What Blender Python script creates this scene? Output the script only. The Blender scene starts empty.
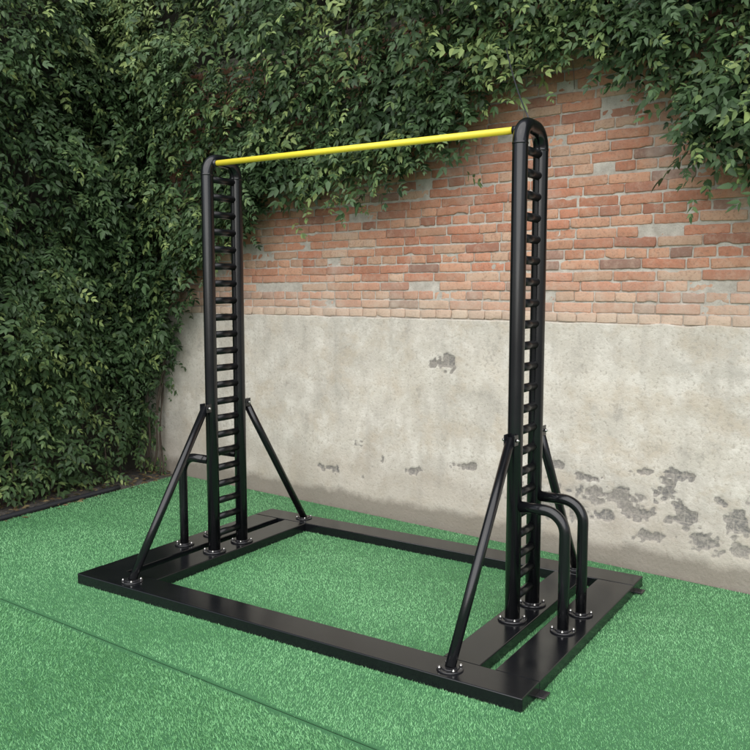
import bpy, bmesh, math, random
import numpy as np
from mathutils import Vector, Matrix, noise as mnoise

random.seed(7)
rng = np.random.default_rng(11)
scene = bpy.context.scene
C = scene.collection
PI = math.pi

# ------------------------------------------------------------------ helpers
def link(o, parent=None):
    C.objects.link(o)
    if parent is not None:
        o.parent = parent
    return o

def tag(o, label=None, cat=None, group=None, kind=None):
    if label: o['label'] = label
    if cat: o['category'] = cat
    if group: o['group'] = group
    if kind: o['kind'] = kind
    return o

def empty(name, loc=(0, 0, 0), rz=0.0):
    o = bpy.data.objects.new(name, None)
    o.location = loc
    o.rotation_euler = (0, 0, rz)
    o.empty_display_size = 0.1
    return link(o)

def bm_obj(name, bm, mat, parent=None, smooth=False, loc=None):
    me = bpy.data.meshes.new(name)
    bm.normal_update()
    bm.to_mesh(me); bm.free()
    me.materials.append(mat)
    if smooth:
        me.polygons.foreach_set('use_smooth', [True] * len(me.polygons))
    o = bpy.data.objects.new(name, me)
    if loc: o.location = loc
    return link(o, parent)

def np_mesh(name, V, F, mat, parent=None, smooth=False, attrs=None, loc=None):
    V = np.ascontiguousarray(V, dtype=np.float32)
    F = np.ascontiguousarray(F, dtype=np.int32)
    me = bpy.data.meshes.new(name)
    me.vertices.add(len(V)); me.vertices.foreach_set('co', V.ravel())
    m, k = F.shape
    me.loops.add(m * k); me.loops.foreach_set('vertex_index', F.ravel())
    me.polygons.add(m)
    me.polygons.foreach_set('loop_start', np.arange(m, dtype=np.int32) * k)
    me.update(calc_edges=True); me.validate()
    if smooth:
        me.polygons.foreach_set('use_smooth', np.ones(m, dtype=bool))
    for an, arr in (attrs or {}).items():
        if arr.ndim == 1:
            a = me.attributes.new(an, 'FLOAT', 'POINT')
            a.data.foreach_set('value', arr.astype(np.float32))
        else:
            a = me.attributes.new(an, 'FLOAT_COLOR', 'POINT')
            a.data.foreach_set('color', arr.astype(np.float32).ravel())
    me.materials.append(mat)
    o = bpy.data.objects.new(name, me)
    if loc is not None: o.location = loc
    return link(o, parent)

def box(bm, x0, x1, y0, y1, z0, z1, bev=0.0, seg=2):
    r = bmesh.ops.create_cube(bm, size=1.0)
    vs = r['verts']
    for v in vs:
        v.co = Vector(((x0 + x1) / 2 + v.co.x * (x1 - x0), (y0 + y1) / 2 + v.co.y * (y1 - y0), (z0 + z1) / 2 + v.co.z * (z1 - z0)))
    if bev > 0:
        es = list({e for v in vs for e in v.link_edges})
        bmesh.ops.bevel(bm, geom=es, offset=bev, segments=seg, affect='EDGES', profile=0.5)

def tube(bm, pts, r, seg=18, caps=True):
    pts = [Vector(p) for p in pts]
    n = len(pts)
    rs = r if isinstance(r, (list, tuple)) else [r] * n
    tang = []
    for i in range(n):
        a = pts[max(i - 1, 0)]; b = pts[min(i + 1, n - 1)]
        tang.append((b - a).normalized())
    t0 = tang[0]
    ref = Vector((0, 0, 1)) if abs(t0.z) < 0.9 else Vector((1, 0, 0))
    nrm = t0.cross(ref).normalized()
    rings = []
    for i in range(n):
        if i:
            q = tang[i - 1].rotation_difference(tang[i])
            nrm = (q @ nrm).normalized()
        bn = tang[i].cross(nrm).normalized()
        rings.append([bm.verts.new(pts[i] + (nrm * math.cos(2 * PI * k / seg) + bn * math.sin(2 * PI * k / seg)) * rs[i]) for k in range(seg)])
    for i in range(n - 1):
        for k in range(seg):
            f = bm.faces.new((rings[i][k], rings[i][(k + 1) % seg], rings[i + 1][(k + 1) % seg], rings[i + 1][k]))
            f.smooth = True
    if caps:
        bm.faces.new(list(reversed(rings[0]))); bm.faces.new(rings[-1])

def disc(bm, c, r, h, seg=28, bev=0.0015):
    tube(bm, [(c[0], c[1], c[2]), (c[0], c[1], c[2] + h - bev), (c[0], c[1], c[2] + h)], [r, r, r - bev * 1.5], seg)

# ------------------------------------------------------------------ materials
def new_mat(name):
    m = bpy.data.materials.new(name); m.use_nodes = True
    nt = m.node_tree
    b = nt.nodes['Principled BSDF']
    return m, nt, b

def N(nt, typ, **kw):
    n = nt.nodes.new(typ)
    for k, v in kw.items():
        setattr(n, k, v)
    return n

def noise(nt, vec, scale, detail=3, rough=0.6):
    n = N(nt, 'ShaderNodeTexNoise')
    n.inputs['Scale'].default_value = scale
    n.inputs['Detail'].default_value = detail
    n.inputs['Roughness'].default_value = rough
    if vec is not None: nt.links.new(vec, n.inputs['Vector'])
    return n.outputs['Fac']

def ramp(nt, fac, stops):
    n = N(nt, 'ShaderNodeValToRGB')
    el = n.color_ramp.elements
    while len(el) < len(stops): el.new(0.5)
    for e, (p, c) in zip(el, stops):
        e.position = p
        e.color = (c, c, c, 1) if isinstance(c, (int, float)) else (*c, 1)
    nt.links.new(fac, n.inputs['Fac'])
    return n.outputs['Color']

def mix(nt, fac, a, b, mode='MIX'):
    n = N(nt, 'ShaderNodeMix', data_type='RGBA', blend_type=mode)
    for sock, val in ((n.inputs[0], fac), (n.inputs[6], a), (n.inputs[7], b)):
        if isinstance(val, (int, float)): sock.default_value = val
        elif isinstance(val, tuple): sock.default_value = (*val, 1)
        else: nt.links.new(val, sock)
    return n.outputs[2]

def madd(nt, a, k, b):
    n = N(nt, 'ShaderNodeMath', operation='MULTIPLY_ADD')
    nt.links.new(a, n.inputs[0]); n.inputs[1].default_value = k
    if isinstance(b, (int, float)): n.inputs[2].default_value = b
    else: nt.links.new(b, n.inputs[2])
    return n.outputs[0]

def bump(nt, height, strength, dist, bsdf):
    n = N(nt, 'ShaderNodeBump')
    n.inputs['Strength'].default_value = strength
    n.inputs['Distance'].default_value = dist
    nt.links.new(height, n.inputs['Height'])
    nt.links.new(n.outputs['Normal'], bsdf.inputs['Normal'])

def objco(nt):
    return N(nt, 'ShaderNodeTexCoord').outputs['Object']

def scaled(nt, vec, s):
    n = N(nt, 'ShaderNodeMapping'); n.inputs['Scale'].default_value = s
    nt.links.new(vec, n.inputs['Vector']); return n.outputs['Vector']

# black gloss paint
M_black, nt, b = new_mat('black_gloss_paint')
co = objco(nt)
nz = noise(nt, co, 5, 3)
geo = N(nt, 'ShaderNodeNewGeometry')
sep = N(nt, 'ShaderNodeSeparateXYZ'); nt.links.new(geo.outputs['Normal'], sep.inputs[0])
up = ramp(nt, sep.outputs['Z'], [(0.9, 0.0), (1.0, 1.0)])
dust = mix(nt, 1.0, up, ramp(nt, nz, [(0.35, 0.0), (0.8, 0.05)]), 'MULTIPLY')
nt.links.new(mix(nt, dust, (0.0055, 0.006, 0.0075), (0.08, 0.085, 0.09)), b.inputs['Base Color'])
nt.links.new(ramp(nt, nz, [(0.3, 0.15), (0.75, 0.25)]), b.inputs['Roughness'])
bump(nt, noise(nt, co, 300, 1), 0.03, 0.001, b)

M_rung, nt, b = new_mat('black_rung_paint')
nt.links.new(mix(nt, noise(nt, objco(nt), 12, 2), (0.0045, 0.005, 0.006), (0.007, 0.0075, 0.009)), b.inputs['Base Color'])
b.inputs['Roughness'].default_value = 0.3
b.inputs['Specular IOR Level'].default_value = 0.4

M_flange, nt, b = new_mat('black_flange_metal')
b.inputs['Base Color'].default_value = (0.016, 0.016, 0.018, 1)
b.inputs['Roughness'].default_value = 0.17

M_steel, nt, b = new_mat('bolt_steel')
b.inputs['Base Color'].default_value = (0.50, 0.49, 0.48, 1)
b.inputs['Metallic'].default_value = 1.0
b.inputs['Roughness'].default_value = 0.22

M_yellow, nt, b = new_mat('yellow_painted_steel')
co = objco(nt)
nz = noise(nt, scaled(nt, co, (1, 6, 6)), 5, 3)
nt.links.new(mix(nt, ramp(nt, nz, [(0.42, 0.0), (0.8, 0.5)]), (0.82, 0.68, 0.045), (0.66, 0.53, 0.06)), b.inputs['Base Color'])
b.inputs['Roughness'].default_value = 0.42

# bricks
M_brick, nt, b = new_mat('old_orange_brick')
co = objco(nt)
sp = N(nt, 'ShaderNodeSeparateXYZ'); nt.links.new(co, sp.inputs[0])
at = N(nt, 'ShaderNodeAttribute', attribute_name='bcol')
n1 = noise(nt, co, 17, 5, 0.72)
n2 = noise(nt, co, 75, 3, 0.65)
n3 = noise(nt, co, 2.4, 5, 0.7)
c = mix(nt, ramp(nt, n1, [(0.48, 0.0), (0.72, 0.5)]), at.outputs['Color'], (0.57, 0.42, 0.325))
c = mix(nt, ramp(nt, n1, [(0.31, 0.55), (0.43, 0.0)]), c, (0.30, 0.145, 0.095))
c = mix(nt, ramp(nt, n2, [(0.34, 0.5), (0.47, 0.0)]), c, (0.24, 0.14, 0.10))
c = mix(nt, ramp(nt, n3, [(0.52, 0.0), (0.72, 0.45)]), c, (0.56, 0.50, 0.44))      # whitish bloom
c = mix(nt, ramp(nt, n3, [(0.30, 0.45), (0.46, 0.0)]), c, (0.29, 0.20, 0.155))      # dark weathering
dustf = ramp(nt, madd(nt, madd(nt, n3, -0.55, sp.outputs['Z']), -1.0, 1.48), [(0.0, 0.0), (0.35, 0.5)])
c = mix(nt, dustf, c, (0.57, 0.48, 0.39))                                               # dust on the rows nearest the plaster
nt.links.new(c, b.inputs['Base Color'])
b.inputs['Roughness'].default_value = 0.92
b.inputs['Specular IOR Level'].default_value = 0.2
bump(nt, n2, 0.6, 0.005, b)

M_mortar, nt, b = new_mat('weathered_mortar')
co = objco(nt)
n1 = noise(nt, co, 14, 3, 0.65); n2 = noise(nt, co, 110, 2, 0.6)
c = mix(nt, ramp(nt, n1, [(0.3, 0.0), (0.7, 1.0)]), (0.36, 0.325, 0.28), (0.56, 0.52, 0.46))
c = mix(nt, ramp(nt, n2, [(0.3, 0.4), (0.45, 0.0)]), c, (0.22, 0.18, 0.15))
nt.links.new(c, b.inputs['Base Color'])
b.inputs['Roughness'].default_value = 0.95
bump(nt, n2, 0.5, 0.004, b)

M_shade, nt, b = new_mat('shade_dark_masonry')  # masonry colour painted dark to stand for the shade behind the vines
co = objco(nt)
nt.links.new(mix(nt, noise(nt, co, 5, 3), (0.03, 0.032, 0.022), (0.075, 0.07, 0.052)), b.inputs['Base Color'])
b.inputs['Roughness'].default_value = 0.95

# plaster
M_plaster, nt, b = new_mat('stained_plaster')
co = objco(nt)
sp = N(nt, 'ShaderNodeSeparateXYZ'); nt.links.new(co, sp.inputs[0])
big = noise(nt, co, 1.5, 4, 0.62)
mid = noise(nt, co, 5.0, 6, 0.72)
brn = noise(nt, scaled(nt, co, (1, 1, 1.4)), 2.7, 6, 0.72)
fine = noise(nt, co, 55, 3, 0.68)
streak = noise(nt, scaled(nt, co, (6, 6, 0.9)), 1.6, 4, 0.6)
c = mix(nt, ramp(nt, big, [(0.36, 0.0), (0.64, 1.0)]), (0.585, 0.54, 0.468), (0.48, 0.45, 0.40))
c = mix(nt, ramp(nt, mid, [(0.48, 0.0), (0.62, 0.8)]), c, (0.66, 0.625, 0.562))
c = mix(nt, ramp(nt, brn, [(0.50, 0.0), (0.62, 0.5)]), c, (0.46, 0.385, 0.29))
c = mix(nt, ramp(nt, mid, [(0.33, 0.75), (0.43, 0.0)]), c, (0.37, 0.34, 0.30))
c = mix(nt, ramp(nt, streak, [(0.52, 0.0), (0.76, 0.5)]), c, (0.37, 0.345, 0.305))
c = mix(nt, ramp(nt, fine, [(0.32, 0.6), (0.45, 0.0)]), c, (0.34, 0.30, 0.25))
# wavering damp strip along the foot of the wall
c = mix(nt, ramp(nt, madd(nt, brn, -0.62, sp.outputs['Z']), [(0.0, 0.45), (0.2, 0.0)]), c, (0.40, 0.35, 0.295))
c = mix(nt, ramp(nt, madd(nt, mid, -0.2, sp.outputs['Z']), [(0.0, 0.8), (0.06, 0.0)]), c, (0.20, 0.175, 0.145))
# brick coursing in the bare spots
cx = N(nt, 'ShaderNodeCombineXYZ'); nt.links.new(sp.outputs['X'], cx.inputs[0]); nt.links.new(sp.outputs['Z'], cx.inputs[1])
br = N(nt, 'ShaderNodeTexBrick')
nt.links.new(cx.outputs[0], br.inputs['Vector'])
br.inputs['Color1'].default_value = (0.15, 0.145, 0.142, 1)
br.inputs['Color2'].default_value = (0.24, 0.22, 0.20, 1)
br.inputs['Mortar'].default_value = (0.30, 0.275, 0.245, 1)
br.inputs['Scale'].default_value = 1.0
br.inputs['Brick Width'].default_value = 0.13
br.inputs['Row Height'].default_value = 0.065
br.inputs['Mortar Size'].default_value = 0.005
br.inputs['Mortar Smooth'].default_value = 1.0
ex = N(nt, 'ShaderNodeAttribute', attribute_name='exposed')
bare = mix(nt, ramp(nt, fine, [(0.40, 0.0), (0.64, 0.8)]), br.outputs['Color'], (0.36, 0.33, 0.29))
exr = N(nt, 'ShaderNodeMapRange'); exr.inputs['From Min'].default_value = 1.54; exr.inputs['From Max'].default_value = 1.86
nt.links.new(madd(nt, mid, 1.6, madd(nt, fine, 1.3, ex.outputs['Fac'])), exr.inputs['Value'])
hasx = ramp(nt, ex.outputs['Fac'], [(0.04, 0.0), (0.2, 1.0)])
c = mix(nt, mix(nt, 1.0, exr.outputs[0], hasx, 'MULTIPLY'), c, bare)
nt.links.new(c, b.inputs['Base Color'])
b.inputs['Roughness'].default_value = 0.93
b.inputs['Specular IOR Level'].default_value = 0.2
hsum = mix(nt, 0.4, fine, mid)
bump(nt, hsum, 0.55, 0.012, b)

# leaves
def leaf_mat(name, dark, midc, light):
    m, nt, b = new_mat(name)
    at = N(nt, 'ShaderNodeAttribute', attribute_name='tint')
    c = ramp(nt, at.outputs['Fac'], [(0.0, dark), (0.6, midc), (1.0, light)])
    g = N(nt, 'ShaderNodeNewGeometry')
    c = mix(nt, g.outputs['Backfacing'], c, mix(nt, 0.5, c, (0.08, 0.115, 0.055)))
    nt.links.new(c, b.inputs['Base Color'])
    b.inputs['Roughness'].default_value = 0.5
    b.inputs['Specular IOR Level'].default_value = 0.28
    return m
M_leaf = leaf_mat('vine_leaf', (0.020, 0.042, 0.017), (0.060, 0.110, 0.042), (0.23, 0.30, 0.10))
M_dry = leaf_mat('dry_leaf', (0.08, 0.055, 0.03), (0.14, 0.10, 0.05), (0.22, 0.18, 0.09))

M_stem, nt, b = new_mat('vine_bark')
co = objco(nt)
nt.links.new(mix(nt, noise(nt, scaled(nt, co, (1, 1, .2)), 60, 2), (0.04, 0.03, 0.022), (0.11, 0.085, 0.063)), b.inputs['Base Color'])
b.inputs['Roughness'].default_value = 0.9

# turf
M_turf, nt, b = new_mat('turf_backing')
g = N(nt, 'ShaderNodeNewGeometry')
nt.links.new(mix(nt, noise(nt, g.outputs['Position'], 160, 2), (0.03, 0.11, 0.045), (0.055, 0.19, 0.075)), b.inputs['Base Color'])
b.inputs['Roughness'].default_value = 0.7
M_blade, nt, b = new_mat('turf_fibre')
at = N(nt, 'ShaderNodeAttribute', attribute_name='tint')
nt.links.new(ramp(nt, at.outputs['Fac'], [(0.0, (0.11, 0.30, 0.115)), (0.5, (0.24, 0.535, 0.25)), (1.0, (0.38, 0.67, 0.37))]), b.inputs['Base Color'])
b.inputs['Roughness'].default_value = 0.65
b.inputs['Specular IOR Level'].default_value = 0.2

M_soil, nt, b = new_mat('dusty_soil')
g = N(nt, 'ShaderNodeNewGeometry'); pos = g.outputs['Position']
n1 = noise(nt, pos, 3, 4, 0.65); n2 = noise(nt, pos, 45, 3, 0.65)
c = mix(nt, n1, (0.085, 0.078, 0.068), (0.17, 0.157, 0.14))
c = mix(nt, ramp(nt, n2, [(0.35, 0.7), (0.55, 0.0)]), c, (0.05, 0.043, 0.035))
nt.links.new(c, b.inputs['Base Color']); b.inputs['Roughness'].default_value = 0.95
bump(nt, n2, 0.9, 0.02, b)

M_rubber, nt, b = new_mat('black_rubber')
b.inputs['Base Color'].default_value = (0.02, 0.022, 0.027, 1)
b.inputs['Roughness'].default_value = 0.5

# ------------------------------------------------------------------ camera
FPX = 840.0
H = 1.6
PITCH = math.atan(85 / FPX)
cp, spn = math.cos(PITCH), math.sin(PITCH)
cam_d = bpy.data.cameras.new('camera'); cam = bpy.data.objects.new('camera', cam_d)
C.objects.link(cam)
cam.location = (0, 0, H); cam.rotation_euler = (PI / 2 - PITCH, 0, 0)
cam_d.sensor_width = 36; cam_d.lens = 36 * FPX / 750
cam_d.clip_end = 300
scene.camera = cam

def ray(u, v):
    dx = (u - 375) / FPX; dy = (v - 375) / FPX
    return Vector((dx, cp - dy * spn, -spn - dy * cp))

# ------------------------------------------------------------------ wall frame of reference
WA = math.radians(-38.3)
P0 = Vector((0.175, 5.735, 0))
WX = Vector((math.cos(WA), math.sin(WA), 0)); WY = Vector((-math.sin(WA), math.cos(WA), 0))
def on_wall(u, v, off=0.0):
    d = ray(u, v); o = Vector((0, 0, H))
    t = (-off - (o - P0).dot(WY)) / d.dot(WY)
    p = o + d * t
    return (p - P0).dot(WX), p.z

# ------------------------------------------------------------------ brick wall
wall = empty('brick_wall', P0, WA)
tag(wall, 'old brick wall with orange brick above and peeling beige plaster below, behind the rig', 'wall')
S0, S1, ZP, ZB, ZT = -3.0, 4.6, 1.41, 3.4, 4.25
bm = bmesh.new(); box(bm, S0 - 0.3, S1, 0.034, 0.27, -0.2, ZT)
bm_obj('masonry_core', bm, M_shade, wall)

def grid(nx, nz):
    i = np.arange(nx * nz).reshape(nz, nx)
    return np.stack([i[:-1, :-1].ravel(), i[:-1, 1:].ravel(), i[1:, 1:].ravel(), i[1:, :-1].ravel()], 1)

# mortar bed
xs = np.arange(S0, S1 + 1e-6, 0.022); zs = np.arange(ZP - 0.03, ZB, 0.016)
V = []
for z in zs:
    for x in xs:
        V.append((x, 0.0105 + 0.0035 * mnoise.noise((x * 6, z * 9, 1.3)) + 0.003 * mnoise.noise((x * 33, z * 33, 5)), z))
np_mesh('mortar_bed', np.array(V), grid(len(xs), len(zs)), M_mortar, wall, smooth=True)

# individual bricks, one mesh
palette = [(0.51, 0.25, 0.16), (0.53, 0.29, 0.19), (0.47, 0.212, 0.135), (0.545, 0.36, 0.255), (0.37, 0.175, 0.12), (0.52, 0.32, 0.22), (0.30, 0.18, 0.14)]
wts = [0.29, 0.25, 0.20, 0.07, 0.08, 0.08, 0.03]
V, F4, COL = [], [], []
row_h = 0.0605; z = ZP + 0.003; row = 0
while z < ZB - row_h:
    hdr = (row % 4 == 2) or row == 0
    x = S0 + random.uniform(0, 0.2)
    drift = random.uniform(0, 9)
    while x < S1 - 0.26:
        Lb = 0.116 if (hdr or random.random() < 0.14) else 0.238
        gap = random.uniform(0.006, 0.011)
        y0 = 0.005 + random.gauss(0, 0.0024)
        if random.random() < 0.06: y0 += 0.005
        if row == 0: y0 -= 0.008
        tilt = random.gauss(0, 0.0013); hb = row_h - random.uniform(0.006, 0.0105)
        nx = 12 if Lb > 0.2 else 7; nzc = 5
        col = np.array(random.choices(palette, wts)[0]) * random.uniform(0.82, 1.10)
        if row == 0: col = col * 0.5 + np.array((0.58, 0.46, 0.35)) * 0.5
        zc = z + 0.004 * math.sin(x * 1.3 + drift)
        chip = random.randrange(4) if random.random() < 0.22 else -1
        bite = (random.random(), random.choice((0, 1)), random.uniform(0.003, 0.011)) if random.random() < 0.24 else None
        idx = {}
        for j in range(nzc):
            for i in range(nx):
                fx, fz = i / (nx - 1), j / (nzc - 1)
                if j in (1, nzc - 2): fz = 0.10 if j == 1 else 0.90
                if i == 1: fx = 0.03
                if i == nx - 2: fx = 0.97
                edge = i in (0, nx - 1) or j in (0, nzc - 1)
                corner = i in (0, nx - 1) and j in (0, nzc - 1)
                jit = 0.0013 if edge else 0.0004
                px = x + fx * Lb + random.gauss(0, jit * .7); pz = zc + fz * hb + tilt * (fx - .5) * 2 + random.gauss(0, jit)
                py = y0 + (0.0016 if edge else 0) + random.gauss(0, 0.0004)
                if corner:
                    q = 0.005
                    if chip == (2 if j else 0) + (1 if i else 0): q = 0.03; py += 0.003
                    px += (0.5 - fx) * q; pz += (0.5 - fz) * q
                if bite and abs(fx - bite[0]) < 0.14:
                    if j == (0 if bite[1] else nzc - 1): pz += (1 if bite[1] else -1) * bite[2]; py += 0.003
                    if j == (1 if bite[1] else nzc - 2): pz += (1 if bite[1] else -1) * bite[2] * 0.8; py += 0.001
                idx[(i, j)] = len(V); V.append((px, py, pz)); COL.append((*col, 1))
        for j in range(nzc - 1):
            for i in range(nx - 1):
                F4.append((idx[i, j], idx[i + 1, j], idx[i + 1, j + 1], idx[i, j + 1]))
        ring = [(i, 0) for i in range(nx)] + [(nx - 1, j) for j in range(1, nzc)] + [(i, nzc - 1) for i in range(nx - 2, -1, -1)] + [(0, j) for j in range(nzc - 2, 0, -1)]
        back = []
        for k in ring:
            p = V[idx[k]]; back.append(len(V)); V.append((p[0], 0.033, p[2])); COL.append((*col, 1))
        for a in range(len(ring)):
            b2 = (a + 1) % len(ring)
            F4.append((idx[ring[b2]], idx[ring[a]], back[a], back[b2]))
        x += Lb + gap
    z += row_h; row += 1
np_mesh('brickwork', np.array(V), np.array(F4), M_brick, wall, smooth=False, attrs={'bcol': np.array(COL)})

# plaster coat with fallen patches
patches = []
for (u, v, hw, hh) in [(445, 363, 10, 5), (610, 495, 19, 6), (668, 492, 8, 10), (638, 514, 13, 6), (685, 517, 11, 7), (738, 525, 13, 9),
                       (707, 545, 13, 6), (655, 535, 14, 5), (592, 478, 9, 3), (682, 476, 12, 4), (642, 471, 9, 3), (742, 549, 8, 4),
                       (604, 515, 8, 4), (722, 500, 6, 4), (560, 466, 6, 3), (415, 470, 6, 3), (330, 468, 7, 3), (465, 466, 9, 3), (770, 505, 12, 8)]:
    s, zz = on_wall(u, v); s2, _ = on_wall(u + hw, v); _, z2 = on_wall(u, v - hh)
    patches.append((s, zz, abs(s2 - s), abs(z2 - zz)))
step = 0.010
xs = np.arange(S0, S1 + 1e-6, step); zs = np.append(np.arange(-0.05, ZP - 0.005, step), ZP)
cellr = {}
V = []; EX = []
for j, z in enumerate(zs):
    for x in xs:
        w = mnoise.noise((x * 11, z * 13, 3)) * 1.3 + mnoise.noise((x * 34, z * 40, 9)) * 1.1
        e = 0.0
        for (ps, pz, pw, ph) in patches:
            dx = (x - ps) / pw; dz = (z - pz) / ph
            if abs(dx) < 3 and abs(dz) < 3:
                q = (abs(dx) ** 2.2 + abs(dz) ** 2.2) ** 0.4545
                e = max(e, min(1, max(0, (1.4 + w - q) / 0.75)))
        if 0.04 < z < 0.72:
            rr = math.floor(z / 0.065); cc = math.floor((x + (0.065 if rr % 2 == 0 else 0)) / 0.13)
            if (rr, cc) not in cellr: cellr[(rr, cc)] = random.uniform(-1, 1)
            q = 0.7 * mnoise.noise((x * 2.2, z * 4.5, 21)) + 0.45 * mnoise.noise((x * 11, z * 15, 2)) + 0.45 * mnoise.noise((x * 36, z * 36, 7)) + 0.12 * cellr[(rr, cc)]
            th = 0.17 + 0.26 * min(1, max(0, (1.15 - x) / 0.5)) + 0.12 * min(1, max(0, (0.2 - x) / 1.0)) + 0.05 * min(1, max(0, (x - 1.9) / 0.4))
            th += 0.9 * max(0, (z - 0.48) / 0.22) + 0.5 * max(0, (0.26 - z) / 0.12)
            e = max(e, 0.8 * min(1, max(0, (q - th) / 0.4)))
        y = 0.010 * mnoise.noise((x * 1.4, z * 1.7, 0)) + 0.005 * mnoise.noise((x * 6, z * 6, 4)) - 0.006
        y += 0.0065 * e
        zz = z
        if j >= len(zs) - 2:
            zz = z + 0.010 * mnoise.noise((x * 7, 0, 8))
        V.append((x, y, zz)); EX.append(e)
nx, nz = len(xs), len(zs)
Fp = grid(nx, nz)
V = np.array(V); EX = np.array(EX)
top = V[-nx:].copy(); top[:, 1] = 0.034
V = np.vstack([V, top]); EX = np.append(EX, np.zeros(nx))
a = np.arange((nz - 1) * nx, nz * nx - 1); t = np.arange(nz * nx, nz * nx + nx - 1)
Fp = np.vstack([Fp, np.stack([a, a + 1, t + 1, t], 1)])
np_mesh('plaster_coat', V, Fp, M_plaster, wall, smooth=True, attrs={'exposed': EX})

# side wall in the left corner
PC = P0 + WX * -2.95
D2 = Vector((-0.52, -0.854, 0)).normalized(); N2 = Vector((-D2.y, D2.x, 0))
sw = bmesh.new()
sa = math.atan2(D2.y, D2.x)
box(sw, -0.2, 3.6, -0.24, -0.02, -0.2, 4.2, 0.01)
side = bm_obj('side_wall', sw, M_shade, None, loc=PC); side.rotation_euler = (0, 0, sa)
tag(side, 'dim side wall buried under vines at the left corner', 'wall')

# ------------------------------------------------------------------ ground and turf
bm = bmesh.new()
for p in ((-60, -60), (60, -60), (60, 60), (-60, 60)): bm.verts.new((p[0], p[1], -0.014))
bm.faces.new(bm.verts); tag(bm_obj('ground', bm, M_soil), kind='structure')

TL = Vector((-2.6, 5.69, 0)); TD = Vector((0.513, 0.858, 0)).normalized()
SM = Vector((-1.958, 4.246, 0)); SD = Vector((0.804, -0.594, 0)).normalized(); SN = Vector((-SD.y, SD.x, 0))
def lw(s, y): return P0 + WX * s + WY * y
def sheet(name, pts, z):
    bm = bmesh.new()
    vs = [bm.verts.new((p.x, p.y, z)) for p in pts]
    bm.faces.new(vs)
    r = bmesh.ops.extrude_face_region(bm, geom=bm.faces[:])
    for g in r['geom']:
        if isinstance(g, bmesh.types.BMVert): g.co.z -= 0.006
    bmesh.ops.recalc_face_normals(bm, faces=bm.faces[:])
    return tag(bm_obj(name, bm, M_turf), kind='structure')
corner = Vector((-3.0, 5.017, 0))
sheet('turf', [corner, SM + SD * 7, lw(6.5, -0.01), Vector((-1.70, 7.18, 0))], 0.003)
sheet('front_turf', [corner - SN * 0.003, corner - TD * 7, Vector((6, -2, 0)), SM + SD * 7 - SN * 0.003], -0.003)

# turf fibres
nB = 1250000
X = rng.uniform(-3.6, 3.3, nB); Y = rng.uniform(1.9, 7.2, nB)
dist = np.hypot(X, Y)
nl = np.array((TD.y, -TD.x))
dl = (X - TL.x) * nl[0] + (Y - TL.y) * nl[1]
dw = (X - P0.x) * WY.x + (Y - P0.y) * WY.y
ds = (X - SM.x) * SN.x + (Y - SM.y) * SN.y
inview = (np.abs(X) < 0.62 * Y + 0.6)
wob = 0.005 * np.sin(X * 7) + 0.003 * np.sin(X * 23)
ragged = rng.normal(0, 0.003, nB)
keep = (dl > 0.0) & (dw < -0.02 - 0.02 * rng.random(nB)) & ((ds > 0.008 + wob + ragged) | (ds < -0.028 + wob + ragged)) & inview & (rng.random(nB) < np.clip((3.0 / dist) ** 1.0, 0, 1))
X, Y, ds = X[keep], Y[keep], ds[keep]; n = len(X)
hgt = rng.uniform(0.007, 0.0135, n); wid = rng.uniform(0.0010, 0.0020, n)
ang = rng.uniform(0, 2 * PI, n)
lean = 0.9 * np.sin(X * 2.1 + 1.7 * np.sin(Y * 1.3)) + 0.8 * np.cos(Y * 2.7 - X)
la = 2.3 + lean + rng.normal(0, 1.2, n)
lm = hgt * rng.uniform(0.2, 0.9, n)
front = ds < 0
la[front] += 2.0
z0 = np.zeros(n)
b1 = np.stack([X + np.cos(ang) * wid, Y + np.sin(ang) * wid, z0], 1)
b2 = np.stack([X - np.cos(ang) * wid, Y - np.sin(ang) * wid, z0], 1)
tp = np.stack([X + np.cos(la) * lm, Y + np.sin(la) * lm, hgt], 1)
Vb = np.stack([b1, b2, tp], 1).reshape(-1, 3)
wav = np.zeros(n)
for k in range(14):
    fr_ = 1.2 * 1.45 ** k; th = rng.uniform(0, 2 * PI); ph = rng.uniform(0, 6.3)
    wav += np.sin((X * math.cos(th) + Y * math.sin(th)) * fr_ + ph + 1.3 * np.sin((Y * math.cos(th) - X * math.sin(th)) * fr_ * 0.7 + ph)) * (0.07 if k < 6 else 0.045)
tint = np.clip(rng.normal(0.54, 0.20, n) + wav, 0, 1); tint[front] *= 0.92
tt = np.stack([tint * 0.5, tint * 0.5, tint], 1).ravel()
fib = np_mesh('turf_fibres', Vb, np.arange(3 * n).reshape(-1, 3), M_blade, None, attrs={'tint': tt})
tag(fib, 'short synthetic green turf pile covering the yard', 'artificial grass', kind='stuff')

# dark pipe along the left edge of the turf
bm = bmesh.new(); pts = []
for k in range(40):
    t = -2.6 + k * 0.095
    p = TL + TD * t + Vector((-TD.y, TD.x, 0)) * (0.035 + 0.012 * math.sin(t * 2.3))
    pts.append((p.x, p.y, 0.012))
tube(bm, pts, 0.021, 12)
tag(bm_obj('edge_pipe', bm, M_rubber), 'long dark pipe lying on the soil along the left edge of the turf', 'pipe')

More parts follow.
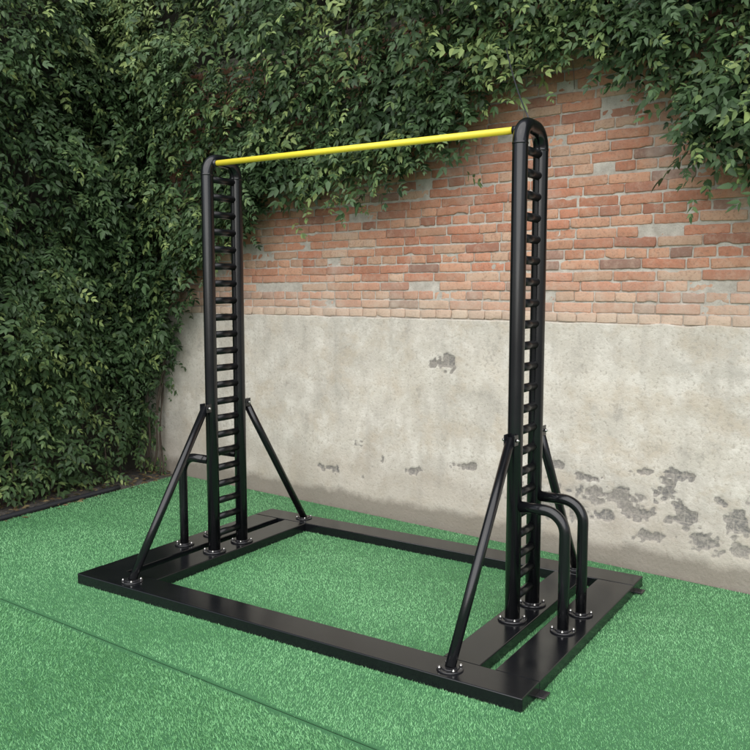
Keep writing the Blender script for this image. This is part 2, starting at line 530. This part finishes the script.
# ------------------------------------------------------------------ the rig
RA = math.radians(-33.0)
RL = Vector((-0.088, 4.435, 0))
rig = empty('pull_up_rig', RL, RA)
tag(rig, 'black steel pull-up rig with two ladder uprights and a yellow bar standing on green turf', 'exercise rig')
HU, HV, BW, BH = 1.302, 0.82, 0.172, 0.06
LU, LV = 0.9525, 0.12
DU = 1.20
def beam(x0, x1, y0, y1, z1=BH):
    bm = bmesh.new(); box(bm, x0, x1, y0, y1, 0.002, z1, 0.004, 2)
    return bm_obj('base_beam', bm, M_black, rig)
beam(-HU, HU, -HV, -HV + BW)
beam(-HU, HU, HV - BW, HV)
iv = HV - BW - 0.001
for s in (-1, 1):
    a, b_ = sorted((s * 0.868, s * 1.040)); beam(a, b_, -iv, iv, BH - 0.0015)
    a, b_ = sorted((s * 1.108, s * HU)); beam(a, b_, -iv, iv, BH - 0.0015)

# shared meshes for fixings
bm = bmesh.new()
disc(bm, (0, 0, 0), 0.0095, 0.0015, 20)
tube(bm, [(0, 0, 0.0015), (0, 0, 0.008)], 0.0075, 6)
tube(bm, [(0, 0, 0.008), (0, 0, 0.0105), (0, 0, 0.0125)], [0.0054, 0.0045, 0.002], 12)
bmesh.ops.recalc_face_normals(bm, faces=bm.faces[:])
bolt_me = bpy.data.meshes.new('bolt'); bm.to_mesh(bolt_me); bm.free(); bolt_me.materials.append(M_steel)
bm = bmesh.new()
disc(bm, (0, 0, 0), 0.068, 0.009, 36); disc(bm, (0, 0, 0.0085), 0.046, 0.006, 32)
bmesh.ops.recalc_face_normals(bm, faces=bm.faces[:])
flange_me = bpy.data.meshes.new('flange'); bm.to_mesh(flange_me); bm.free(); flange_me.materials.append(M_flange)

def place(me, name, loc, parent, rot=None, sc=1.0):
    o = bpy.data.objects.new(name, me); o.location = loc; o.scale = (sc, sc, sc)
    if rot is not None: o.rotation_euler = rot
    return link(o, parent)

def flange_set(parent, x, y, sc=1.0, nb=4, ph=0.6):
    place(flange_me, 'flange', (x, y, BH - 0.001), parent, sc=sc)
    for k in range(nb):
        a = ph + k * 2 * PI / nb
        place(bolt_me, 'bolt', (x + math.cos(a) * 0.056 * sc, y + math.sin(a) * 0.056 * sc, BH + 0.0085 * sc - 0.001), parent)

PR = 0.0355
HT = 2.338
def arch(x):
    R = 0.085
    pts = [(x, -LV, BH + 0.004), (x, -LV, 1.0), (x, -LV, HT - R)]
    for k in range(1, 13):
        a = PI - k * (PI / 2) / 12
        pts.append((x, -LV + R + R * math.cos(a), HT - R + R * math.sin(a)))
    for k in range(0, 13):
        a = PI / 2 - k * (PI / 2) / 12
        pts.append((x, LV - R + R * math.cos(a), HT - R + R * math.sin(a)))
    pts += [(x, LV, 1.0), (x, LV, BH + 0.004)]
    return pts
rung_me = None
for s in (-1, 1):
    x = s * LU
    bm = bmesh.new(); tube(bm, arch(x), PR, 24)
    # weld beads where the elbows start
    for y in (-LV, LV):
        tube(bm, [(x, y, HT - 0.094), (x, y, HT - 0.091), (x, y, HT - 0.086), (x, y, HT - 0.083)], [PR, PR + 0.0018, PR + 0.0018, PR], 24, False)
    lad = bm_obj('ladder_frame', bm, M_black, rig)
    for k in range(22):
        if rung_me is None:
            bm = bmesh.new(); tube(bm, [(0, -LV + 0.02, 0), (0, LV - 0.02, 0)], 0.0200, 20)
            rung_me = bpy.data.meshes.new('rung'); bm.to_mesh(rung_me); bm.free(); rung_me.materials.append(M_rung)
        place(rung_me, 'rung', (x, 0, 0.16 + k * 0.0985), lad)
    for y in (-LV, LV): flange_set(lad, x, y, 1.0)
    for e in (-1, 1):
        # diagonal brace
        bm = bmesh.new()
        p0 = Vector((x, e * (LV + PR + 0.016), 0.925)); p1 = Vector((x, e * 0.742, BH + 0.006))
        tube(bm, [p0, p0.lerp(p1, 0.5), p1], 0.0225, 20)
        bc = bm_obj('brace', bm, M_black, rig)
        bm = bmesh.new()
        for off in (-0.0275, 0.0225):
            a, b_ = sorted((e * (LV + PR - 0.008), e * (LV + PR + 0.034)))
            box(bm, x + off, x + off + 0.005, a, b_, 0.895, 0.945, 0.0015, 1)
        bm_obj('bracket', bm, M_flange, bc)
        for sd in (-1, 1):
            place(bolt_me, 'bolt', (x + sd * 0.0277, e * (LV + PR + 0.016), 0.920), bc, (0, sd * PI / 2, 0), 1.15)
        flange_set(bc, x, e * 0.742, 0.82, 4, 0.78)
        # curved low dip bar
        bm = bmesh.new(); R = 0.10; xd = s * DU; zt = 0.605; y = e * LV
        pts = [(x + s * 0.03, y, zt), (xd - s * R, y, zt)]
        for k in range(1, 13):
            a = PI / 2 - k * (PI / 2) / 12
            pts.append((xd - s * R + s * R * math.cos(a), y, zt - R + R * math.sin(a)))
        pts += [(xd, y, 0.3), (xd, y, BH + 0.004)]
        tube(bm, pts, 0.0255, 20)
        db = bm_obj('dip_bar', bm, M_black, rig)
        flange_set(db, xd, y, 0.85, 4, 0.3)

BZ = 2.314
bm = bmesh.new(); tube(bm, [(-LU + 0.028, -0.088, BZ), (0, -0.088, BZ), (LU - 0.028, -0.088, BZ)], 0.0162, 20)
bar = bm_obj('pull_up_bar', bm, M_yellow, rig)
for s in (-1, 1):
    bm = bmesh.new(); tube(bm, [(s * (LU - 0.018), -0.088, BZ), (s * (LU - 0.050), -0.088, BZ)], 0.0200, 20)
    bmesh.ops.recalc_face_normals(bm, faces=bm.faces[:])
    bm_obj('end_socket', bm, M_flange, bar)
for y in (-0.66, 0.70):
    bm = bmesh.new(); box(bm, HU - 0.03, HU + 0.038, y - 0.032, y + 0.032, 0.012, 0.018, 0.0015, 1)
    bm_obj('anchor_tab', bm, M_flange, rig)

# thin wire from the top of the right upright up to the vine
ux = Vector((math.cos(RA), math.sin(RA), 0)); uy = Vector((-math.sin(RA), math.cos(RA), 0))
a = RL + ux * LU + uy * -0.03 + Vector((0, 0, HT + PR - 0.002))
sw_, zw_ = on_wall(506, 48, 0.45)
bpt = P0 + WX * sw_ - WY * 0.45 + Vector((0, 0, zw_))
bm = bmesh.new()
tube(bm, [a] + [a.lerp(bpt, f) - Vector((0, 0, 0.03 * math.sin(PI * f))) for f in (0.12, 0.25, 0.4, 0.55, 0.7, 0.85, 1.0)], 0.0036, 8)
tag(bm_obj('wire', bm, M_rubber), 'thin dark wire rising from the top of the right upright into the vine', 'wire')

# ------------------------------------------------------------------ vines
ZUP = np.array((0, 0, 1.0))
def unit(a): return a / (np.linalg.norm(a, axis=-1, keepdims=True) + 1e-9)

def leaflets(O, D, Nn, L, tint):
    n = len(O)
    D = unit(D); B = unit(np.cross(Nn, D)); Nn = unit(np.cross(D, B))
    ts = np.array([.32, .32, .62, .62, .9, .9, 1.0]); sd = np.array([1, -1, 1, -1, 1, -1, 0]); aa = np.radians([70, 70, 60, 60, 46, 46, 0])
    K = len(ts)
    pos = O[:, None] + D[:, None] * (L[:, None, None] * ts[None, :, None]) - ZUP * (L[:, None, None] * 0.22 * (ts ** 2)[None, :, None])
    ld = D[:, None] * np.cos(aa)[None, :, None] + B[:, None] * (np.sin(aa) * sd)[None, :, None] - ZUP * 0.28
    ld = unit(ld + rng.normal(0, 0.17, ld.shape))
    ln = Nn[:, None] + rng.normal(0, 0.34, ld.shape)
    lb = unit(np.cross(ln, ld)); ln = np.cross(ld, lb)
    ll = (L[:, None] * 0.42 * rng.uniform(0.65, 1.15, (n, K)))
    prof = np.array([(0, 0, 0), (.5, 0, -.05), (1, 0, -.14), (.25, .22, .03), (.62, .17, -.02), (.25, -.22, .03), (.62, -.17, -.02)])
    P = pos[:, :, None] + ll[:, :, None, None] * (ld[:, :, None] * prof[None, None, :, 0:1] + lb[:, :, None] * prof[None, None, :, 1:2] + ln[:, :, None] * prof[None, None, :, 2:3])
    m = n * K
    V = P.reshape(-1, 3)
    base = np.arange(m)[:, None] * 7
    Fl = np.concatenate([base + np.array([0, 1, 2, 4, 3]), base + np.array([0, 5, 6, 2, 1])], 0)
    tv = np.repeat(np.clip(tint[:, None] + rng.normal(0, 0.08, (n, K)), 0, 1).reshape(-1), 7)
    return V, Fl, tv

def shoots(A, out, nleaf, length, reach):
    """leaves along drooping shoots rooted at A"""
    n = len(A)
    side = unit(np.cross(ZUP, out)) * rng.normal(0, 0.25, (n, 1))
    rise = rng.uniform(-0.05, 0.18, n)
    O, D, Nn, L, T = [], [], [], [], []
    patch = 0.15 * np.sin(A[:, 0] * 4.1 + 2 * np.sin(A[:, 2] * 2.3)) * np.cos(A[:, 2] * 3.7 + A[:, 1])
    base_t = np.clip(rng.normal(0.40, 0.19, n) + patch + 0.15 * np.clip(A[:, 2] - 2.5, 0, 1.5), 0.02, 0.9)  # tint rises with height: highlights on the upper growth painted into the leaf colour
    big = rng.uniform(0.8, 1.15, n)
    for k in range(nleaf):
        tau = (k + 0.6 + rng.uniform(-.2, .2, n)) / nleaf
        p = A + out * (reach * np.sin(np.minimum(tau, 1) * PI / 2))[:, None] + side * (length * tau)[:, None] + ZUP * (rise * tau - length * tau ** 1.6)[:, None]
        tang = out * (reach * np.cos(tau * PI / 2))[:, None] + side * length[:, None] - ZUP * (length * 1.6 * tau ** 0.6)[:, None]
        sgn = 1 if k % 2 else -1
        lat = unit(np.cross(ZUP, out)) * sgn
        d = unit(tang) * 0.45 + lat * rng.uniform(0.3, 1.0, (n, 1)) + out * rng.uniform(0.1, 0.7, (n, 1)) + rng.normal(0, 0.24, (n, 3))
        nn = ZUP * 0.65 + out * 0.75 + rng.normal(0, 0.36, (n, 3))
        O.append(p); D.append(d); Nn.append(nn)
        L.append(rng.uniform(0.09, 0.175, n) * big * (1 - 0.25 * (tau > 0.8)))
        T.append(np.clip(base_t + rng.normal(0, 0.08, n) + 0.28 * (tau > 0.8) * (rng.random(n) < 0.45), 0, 1))
    return leaflets(np.concatenate(O), np.concatenate(D), np.concatenate(Nn), np.concatenate(L), np.concatenate(T))

WXn, WYn, P0n = np.array(WX), np.array(WY), np.array(P0)
D2n, N2n, PCn = np.array(D2), np.array(N2), np.array(PC)
fr = [(85, 500), (118, 486), (134, 440), (152, 392), (170, 345), (190, 300), (216, 258), (246, 226), (275, 204), (300, 190), (340, 188), (375, 206), (400, 196), (425, 162), (450, 140), (480, 118), (505, 98),
      (530, 78), (560, 66), (600, 60), (640, 70), (665, 96), (690, 124), (715, 146), (750, 182), (800, 215), (900, 235)]
fs = sorted(on_wall(u, v, 0.2) for u, v in fr)
fsx = np.array([a for a, _ in fs]); fsz = np.array([max(0.0, b_) for _, b_ in fs])
def zb(s): return np.interp(s, fsx, fsz) + (0.06 * np.sin(s * 11) + 0.05 * np.sin(s * 23 + 1)) * (np.asarray(s) > -1.3)

def lumps(s, z):
    return 0.5 + 0.25 * np.sin(s * 5.1 + 2.2 * np.sin(z * 3.3)) + 0.25 * np.sin(z * 6.0 + 1.7 * np.cos(s * 4.2))

def thin_low(z, lm):
    """sparser, gappier growth near the ground, where old stems show"""
    f = np.clip((z - 0.25) / 1.0, 0, 1)
    return rng.random(len(z)) < 0.26 + 0.74 * f + 0.6 * (lm - 0.5) * (1 - 0.45 * f)

def wall_shoots(sa, sb, dens):
    area = (sb - sa) * 4.4; n = int(area * dens)
    s = rng.uniform(sa, sb, n); z = rng.uniform(0.05, 4.45, n)
    length = rng.uniform(0.16, 0.46, n)
    zz = zb(s) + rng.normal(0, 0.06, n)
    k = z > zz + length * 0.9
    k |= (zz < 0.15) & (z > length * 0.85)
    s, z, length = s[k], z[k], length[k]
    lm = lumps(s, z)
    k = thin_low(z, lm)
    s, z, length, lm = s[k], z[k], length[k], lm[k]; n = len(s)
    above = np.clip((z - zb(s)) / 1.0, 0, 1)
    # some growth stays close to the brick, the rest bulges in clumps
    o = (0.03 + (0.08 + 0.54 * above) * lm) * np.where(rng.random(n) < 0.35, rng.uniform(0.0, 0.4, n), rng.uniform(0.5, 1.05, n))
    A = P0n + WXn * s[:, None] - WYn * o[:, None] + ZUP * z[:, None]
    return shoots(A, np.repeat(-WYn[None], n, 0), 6, length, rng.uniform(0.06, 0.26, n))

def fringe_shoots(sa, sb, per_m):
    """shorter growth just above the ragged lower edge, and a few trailing shoots"""
    n = int((sb - sa) * per_m)
    s = rng.uniform(sa, sb, n)
    length = rng.uniform(0.10, 0.26, n)
    zz = zb(s) + length + np.abs(rng.normal(0, 0.26, n)) + 0.10 * np.sin(s * 9) * rng.random(n)
    k = zz > 0.2
    s, length, zz = s[k], length[k], zz[k]; n = len(s)
    o = rng.uniform(0.03, 0.28, n)
    A = P0n + WXn * s[:, None] - WYn * o[:, None] + ZUP * zz[:, None]
    a = shoots(A, np.repeat(-WYn[None], n, 0), 4, length, rng.uniform(0.05, 0.2, n))
    n = max(2, int((sb - sa) * 8))
    s = rng.uniform(sa, sb, n); length = rng.uniform(0.28, 0.52, n); zz = zb(s) + length * 0.60
    A = P0n + WXn * s[:, None] - WYn * rng.uniform(0.1, 0.3, n)[:, None] + ZUP * zz[:, None]
    b_ = shoots(A, np.repeat(-WYn[None], n, 0), 6, length, rng.uniform(0.05, 0.15, n))
    return merge([a, b_])

def side_shoots(ra, rb, dens):
    n = int((rb - ra) * 4.4 * dens)
    r = rng.uniform(ra, rb, n); z = rng.uniform(0.08, 4.45, n)
    length = np.minimum(rng.uniform(0.16, 0.5, n), z * 0.95)
    lm = lumps(r + 4, z)
    k = thin_low(z, lm)
    r, z, length, lm = r[k], z[k], length[k], lm[k]; n = len(r)
    o = (0.05 + (0.10 + 0.46 * np.clip(z / 1.6, 0.15, 1)) * lm) * np.where(rng.random(n) < 0.35, rng.uniform(0.0, 0.4, n), rng.uniform(0.5, 1.05, n))
    A = PCn + D2n * r[:, None] + N2n * o[:, None] + ZUP * z[:, None]
    return shoots(A, np.repeat(N2n[None], n, 0), 6, length, rng.uniform(0.06, 0.26, n))

def merge(parts):
    Vs, Fs, Ts = [], [], []; k = 0
    for V, Fl, t in parts:
        Vs.append(V); Fs.append(Fl + k); Ts.append(t); k += len(V)
    return np.concatenate(Vs), np.concatenate(Fs), np.concatenate(Ts)

def vine(label, loc, parts, stems):
    root = empty('climbing_vine', loc)
    tag(root, label, 'vine')
    V, Fl, t = merge(parts)
    np_mesh('foliage', V - np.array(loc), Fl, M_leaf, root, smooth=True, attrs={'tint': t})
    for pts, r in stems:
        bm = bmesh.new()
        n = len(pts)
        tube(bm, [Vector(p) - Vector(loc) for p in pts], [r * (1 - 0.6 * k / (n - 1)) for k in range(n)], 8)
        bm_obj('stem', bm, M_stem, root)
    return root

def climb(p_of, a0, z0, z1, drift, off):
    pts = []; ph = random.uniform(0, 6)
    for k in range(26):
        f = k / 25; z = z0 + (z1 - z0) * f
        pts.append(p_of(a0 + drift * f + 0.05 * math.sin(ph + z * 3.1) + 0.02 * math.sin(z * 9 + ph), off + 0.03 * math.sin(z * 4 + ph), z))
    return pts
def pw(s, o, z): return P0 + WX * s - WY * o + Vector((0, 0, z))
def ps(r, o, z): return PC + D2 * r + N2 * o + Vector((0, 0, z))

st = [(climb(ps, random.uniform(0.05, 2.0), -0.02, random.uniform(2.2, 3.6), random.uniform(-0.5, 0.5), random.uniform(0.06, 0.25)), random.uniform(0.005, 0.013)) for _ in range(16)]
st += [(climb(pw, random.uniform(-2.9, -2.4), -0.02, random.uniform(2.4, 3.4), random.uniform(0.0, 0.35), random.uniform(0.04, 0.12)), random.uniform(0.005, 0.011)) for _ in range(5)]
vine('dense dark green climbing vine filling the left corner down to the ground', (PC.x + 0.15, PC.y - 0.3, 0),
     [wall_shoots(-3.0, -0.95, 150), fringe_shoots(-1.8, -0.95, 90), side_shoots(-0.1, 2.6, 155)], st)
st = [(climb(pw, random.uniform(-0.9, 0.9), 3.9, random.uniform(2.5, 2.8), random.uniform(-0.2, 0.2), random.uniform(0.1, 0.3)), 0.005) for _ in range(7)]
p = P0 + WX * 0.0
vine('leafy vine hanging down the brick above the yellow bar between the uprights', (p.x, p.y, 2.4), [wall_shoots(-0.95, 0.95, 150), fringe_shoots(-0.95, 0.95, 75)], st)
st = [(climb(pw, random.uniform(1.0, 2.6), 3.9, random.uniform(2.7, 2.95), random.uniform(-0.2, 0.2), random.uniform(0.1, 0.3)), 0.005) for _ in range(7)]
p = P0 + WX * 2.0
vine('vine spilling over the top of the wall to the right of the ladders', (p.x, p.y, 2.4), [wall_shoots(0.95, 3.5, 165), fringe_shoots(0.95, 3.2, 85)], st)

# leaf litter on the soil by the side wall
n = 420
r = rng.uniform(-0.2, 2.6, n); o = rng.uniform(0.05, 0.64, n)
A = PCn + D2n * r[:, None] + N2n * o[:, None] + ZUP * rng.uniform(0.0, 0.012, n)[:, None]
ldir = unit(np.stack([rng.normal(0, 1, n), rng.normal(0, 1, n), rng.normal(0, .08, n)], 1))
lb = unit(np.cross(ZUP + rng.normal(0, .25, (n, 3)), ldir)); ln = np.cross(ldir, lb)
prof = np.array([(0, 0, 0), (.5, 0, -.05), (1, 0, -.05), (.25, .24, .05), (.62, .18, .06), (.25, -.24, .05), (.62, -.18, .06)]); sz = rng.uniform(.03, .06, n)
P = A[:, None] + sz[:, None, None] * (ldir[:, None] * prof[None, :, 0:1] + lb[:, None] * prof[None, :, 1:2] + ln[:, None] * prof[None, :, 2:3])
base = np.arange(n)[:, None] * 7
Fl = np.concatenate([base + np.array([0, 1, 2, 4, 3]), base + np.array([0, 5, 6, 2, 1])], 0)
lit = np_mesh('leaf_litter', P.reshape(-1, 3), Fl, M_dry, None, attrs={'tint': np.repeat(rng.random(n), 7)})
tag(lit, 'dry fallen leaves scattered on the soil under the left vine', 'leaf litter', kind='stuff')

# ------------------------------------------------------------------ light
w = bpy.data.worlds.new('World'); scene.world = w; w.use_nodes = True
nt = w.node_tree
sky = nt.nodes.new('ShaderNodeTexSky'); sky.sky_type = 'NISHITA'; sky.sun_disc = False
EL, AZ = math.radians(50), math.radians(196)   # azimuth clockwise from +Y
sky.sun_elevation = EL; sky.sun_rotation = AZ
hs = nt.nodes.new('ShaderNodeHueSaturation'); hs.inputs['Saturation'].default_value = 0.4
nt.links.new(sky.outputs[0], hs.inputs['Color'])
bg = nt.nodes['Background']; bg.inputs['Strength'].default_value = 0.15
nt.links.new(hs.outputs[0], bg.inputs['Color'])
sd_ = bpy.data.lights.new('sun', 'SUN'); sd_.energy = 4.7; sd_.angle = math.radians(100); sd_.color = (1.0, 0.975, 0.94)
so = bpy.data.objects.new('sun', sd_); C.objects.link(so)
dirv = Vector((math.sin(AZ) * math.cos(EL), math.cos(AZ) * math.cos(EL), math.sin(EL)))
so.rotation_euler = dirv.to_track_quat('Z', 'Y').to_euler()
scene.view_settings.view_transform = 'Standard'
scene.view_settings.look = 'None'
scene.view_settings.exposure = 0
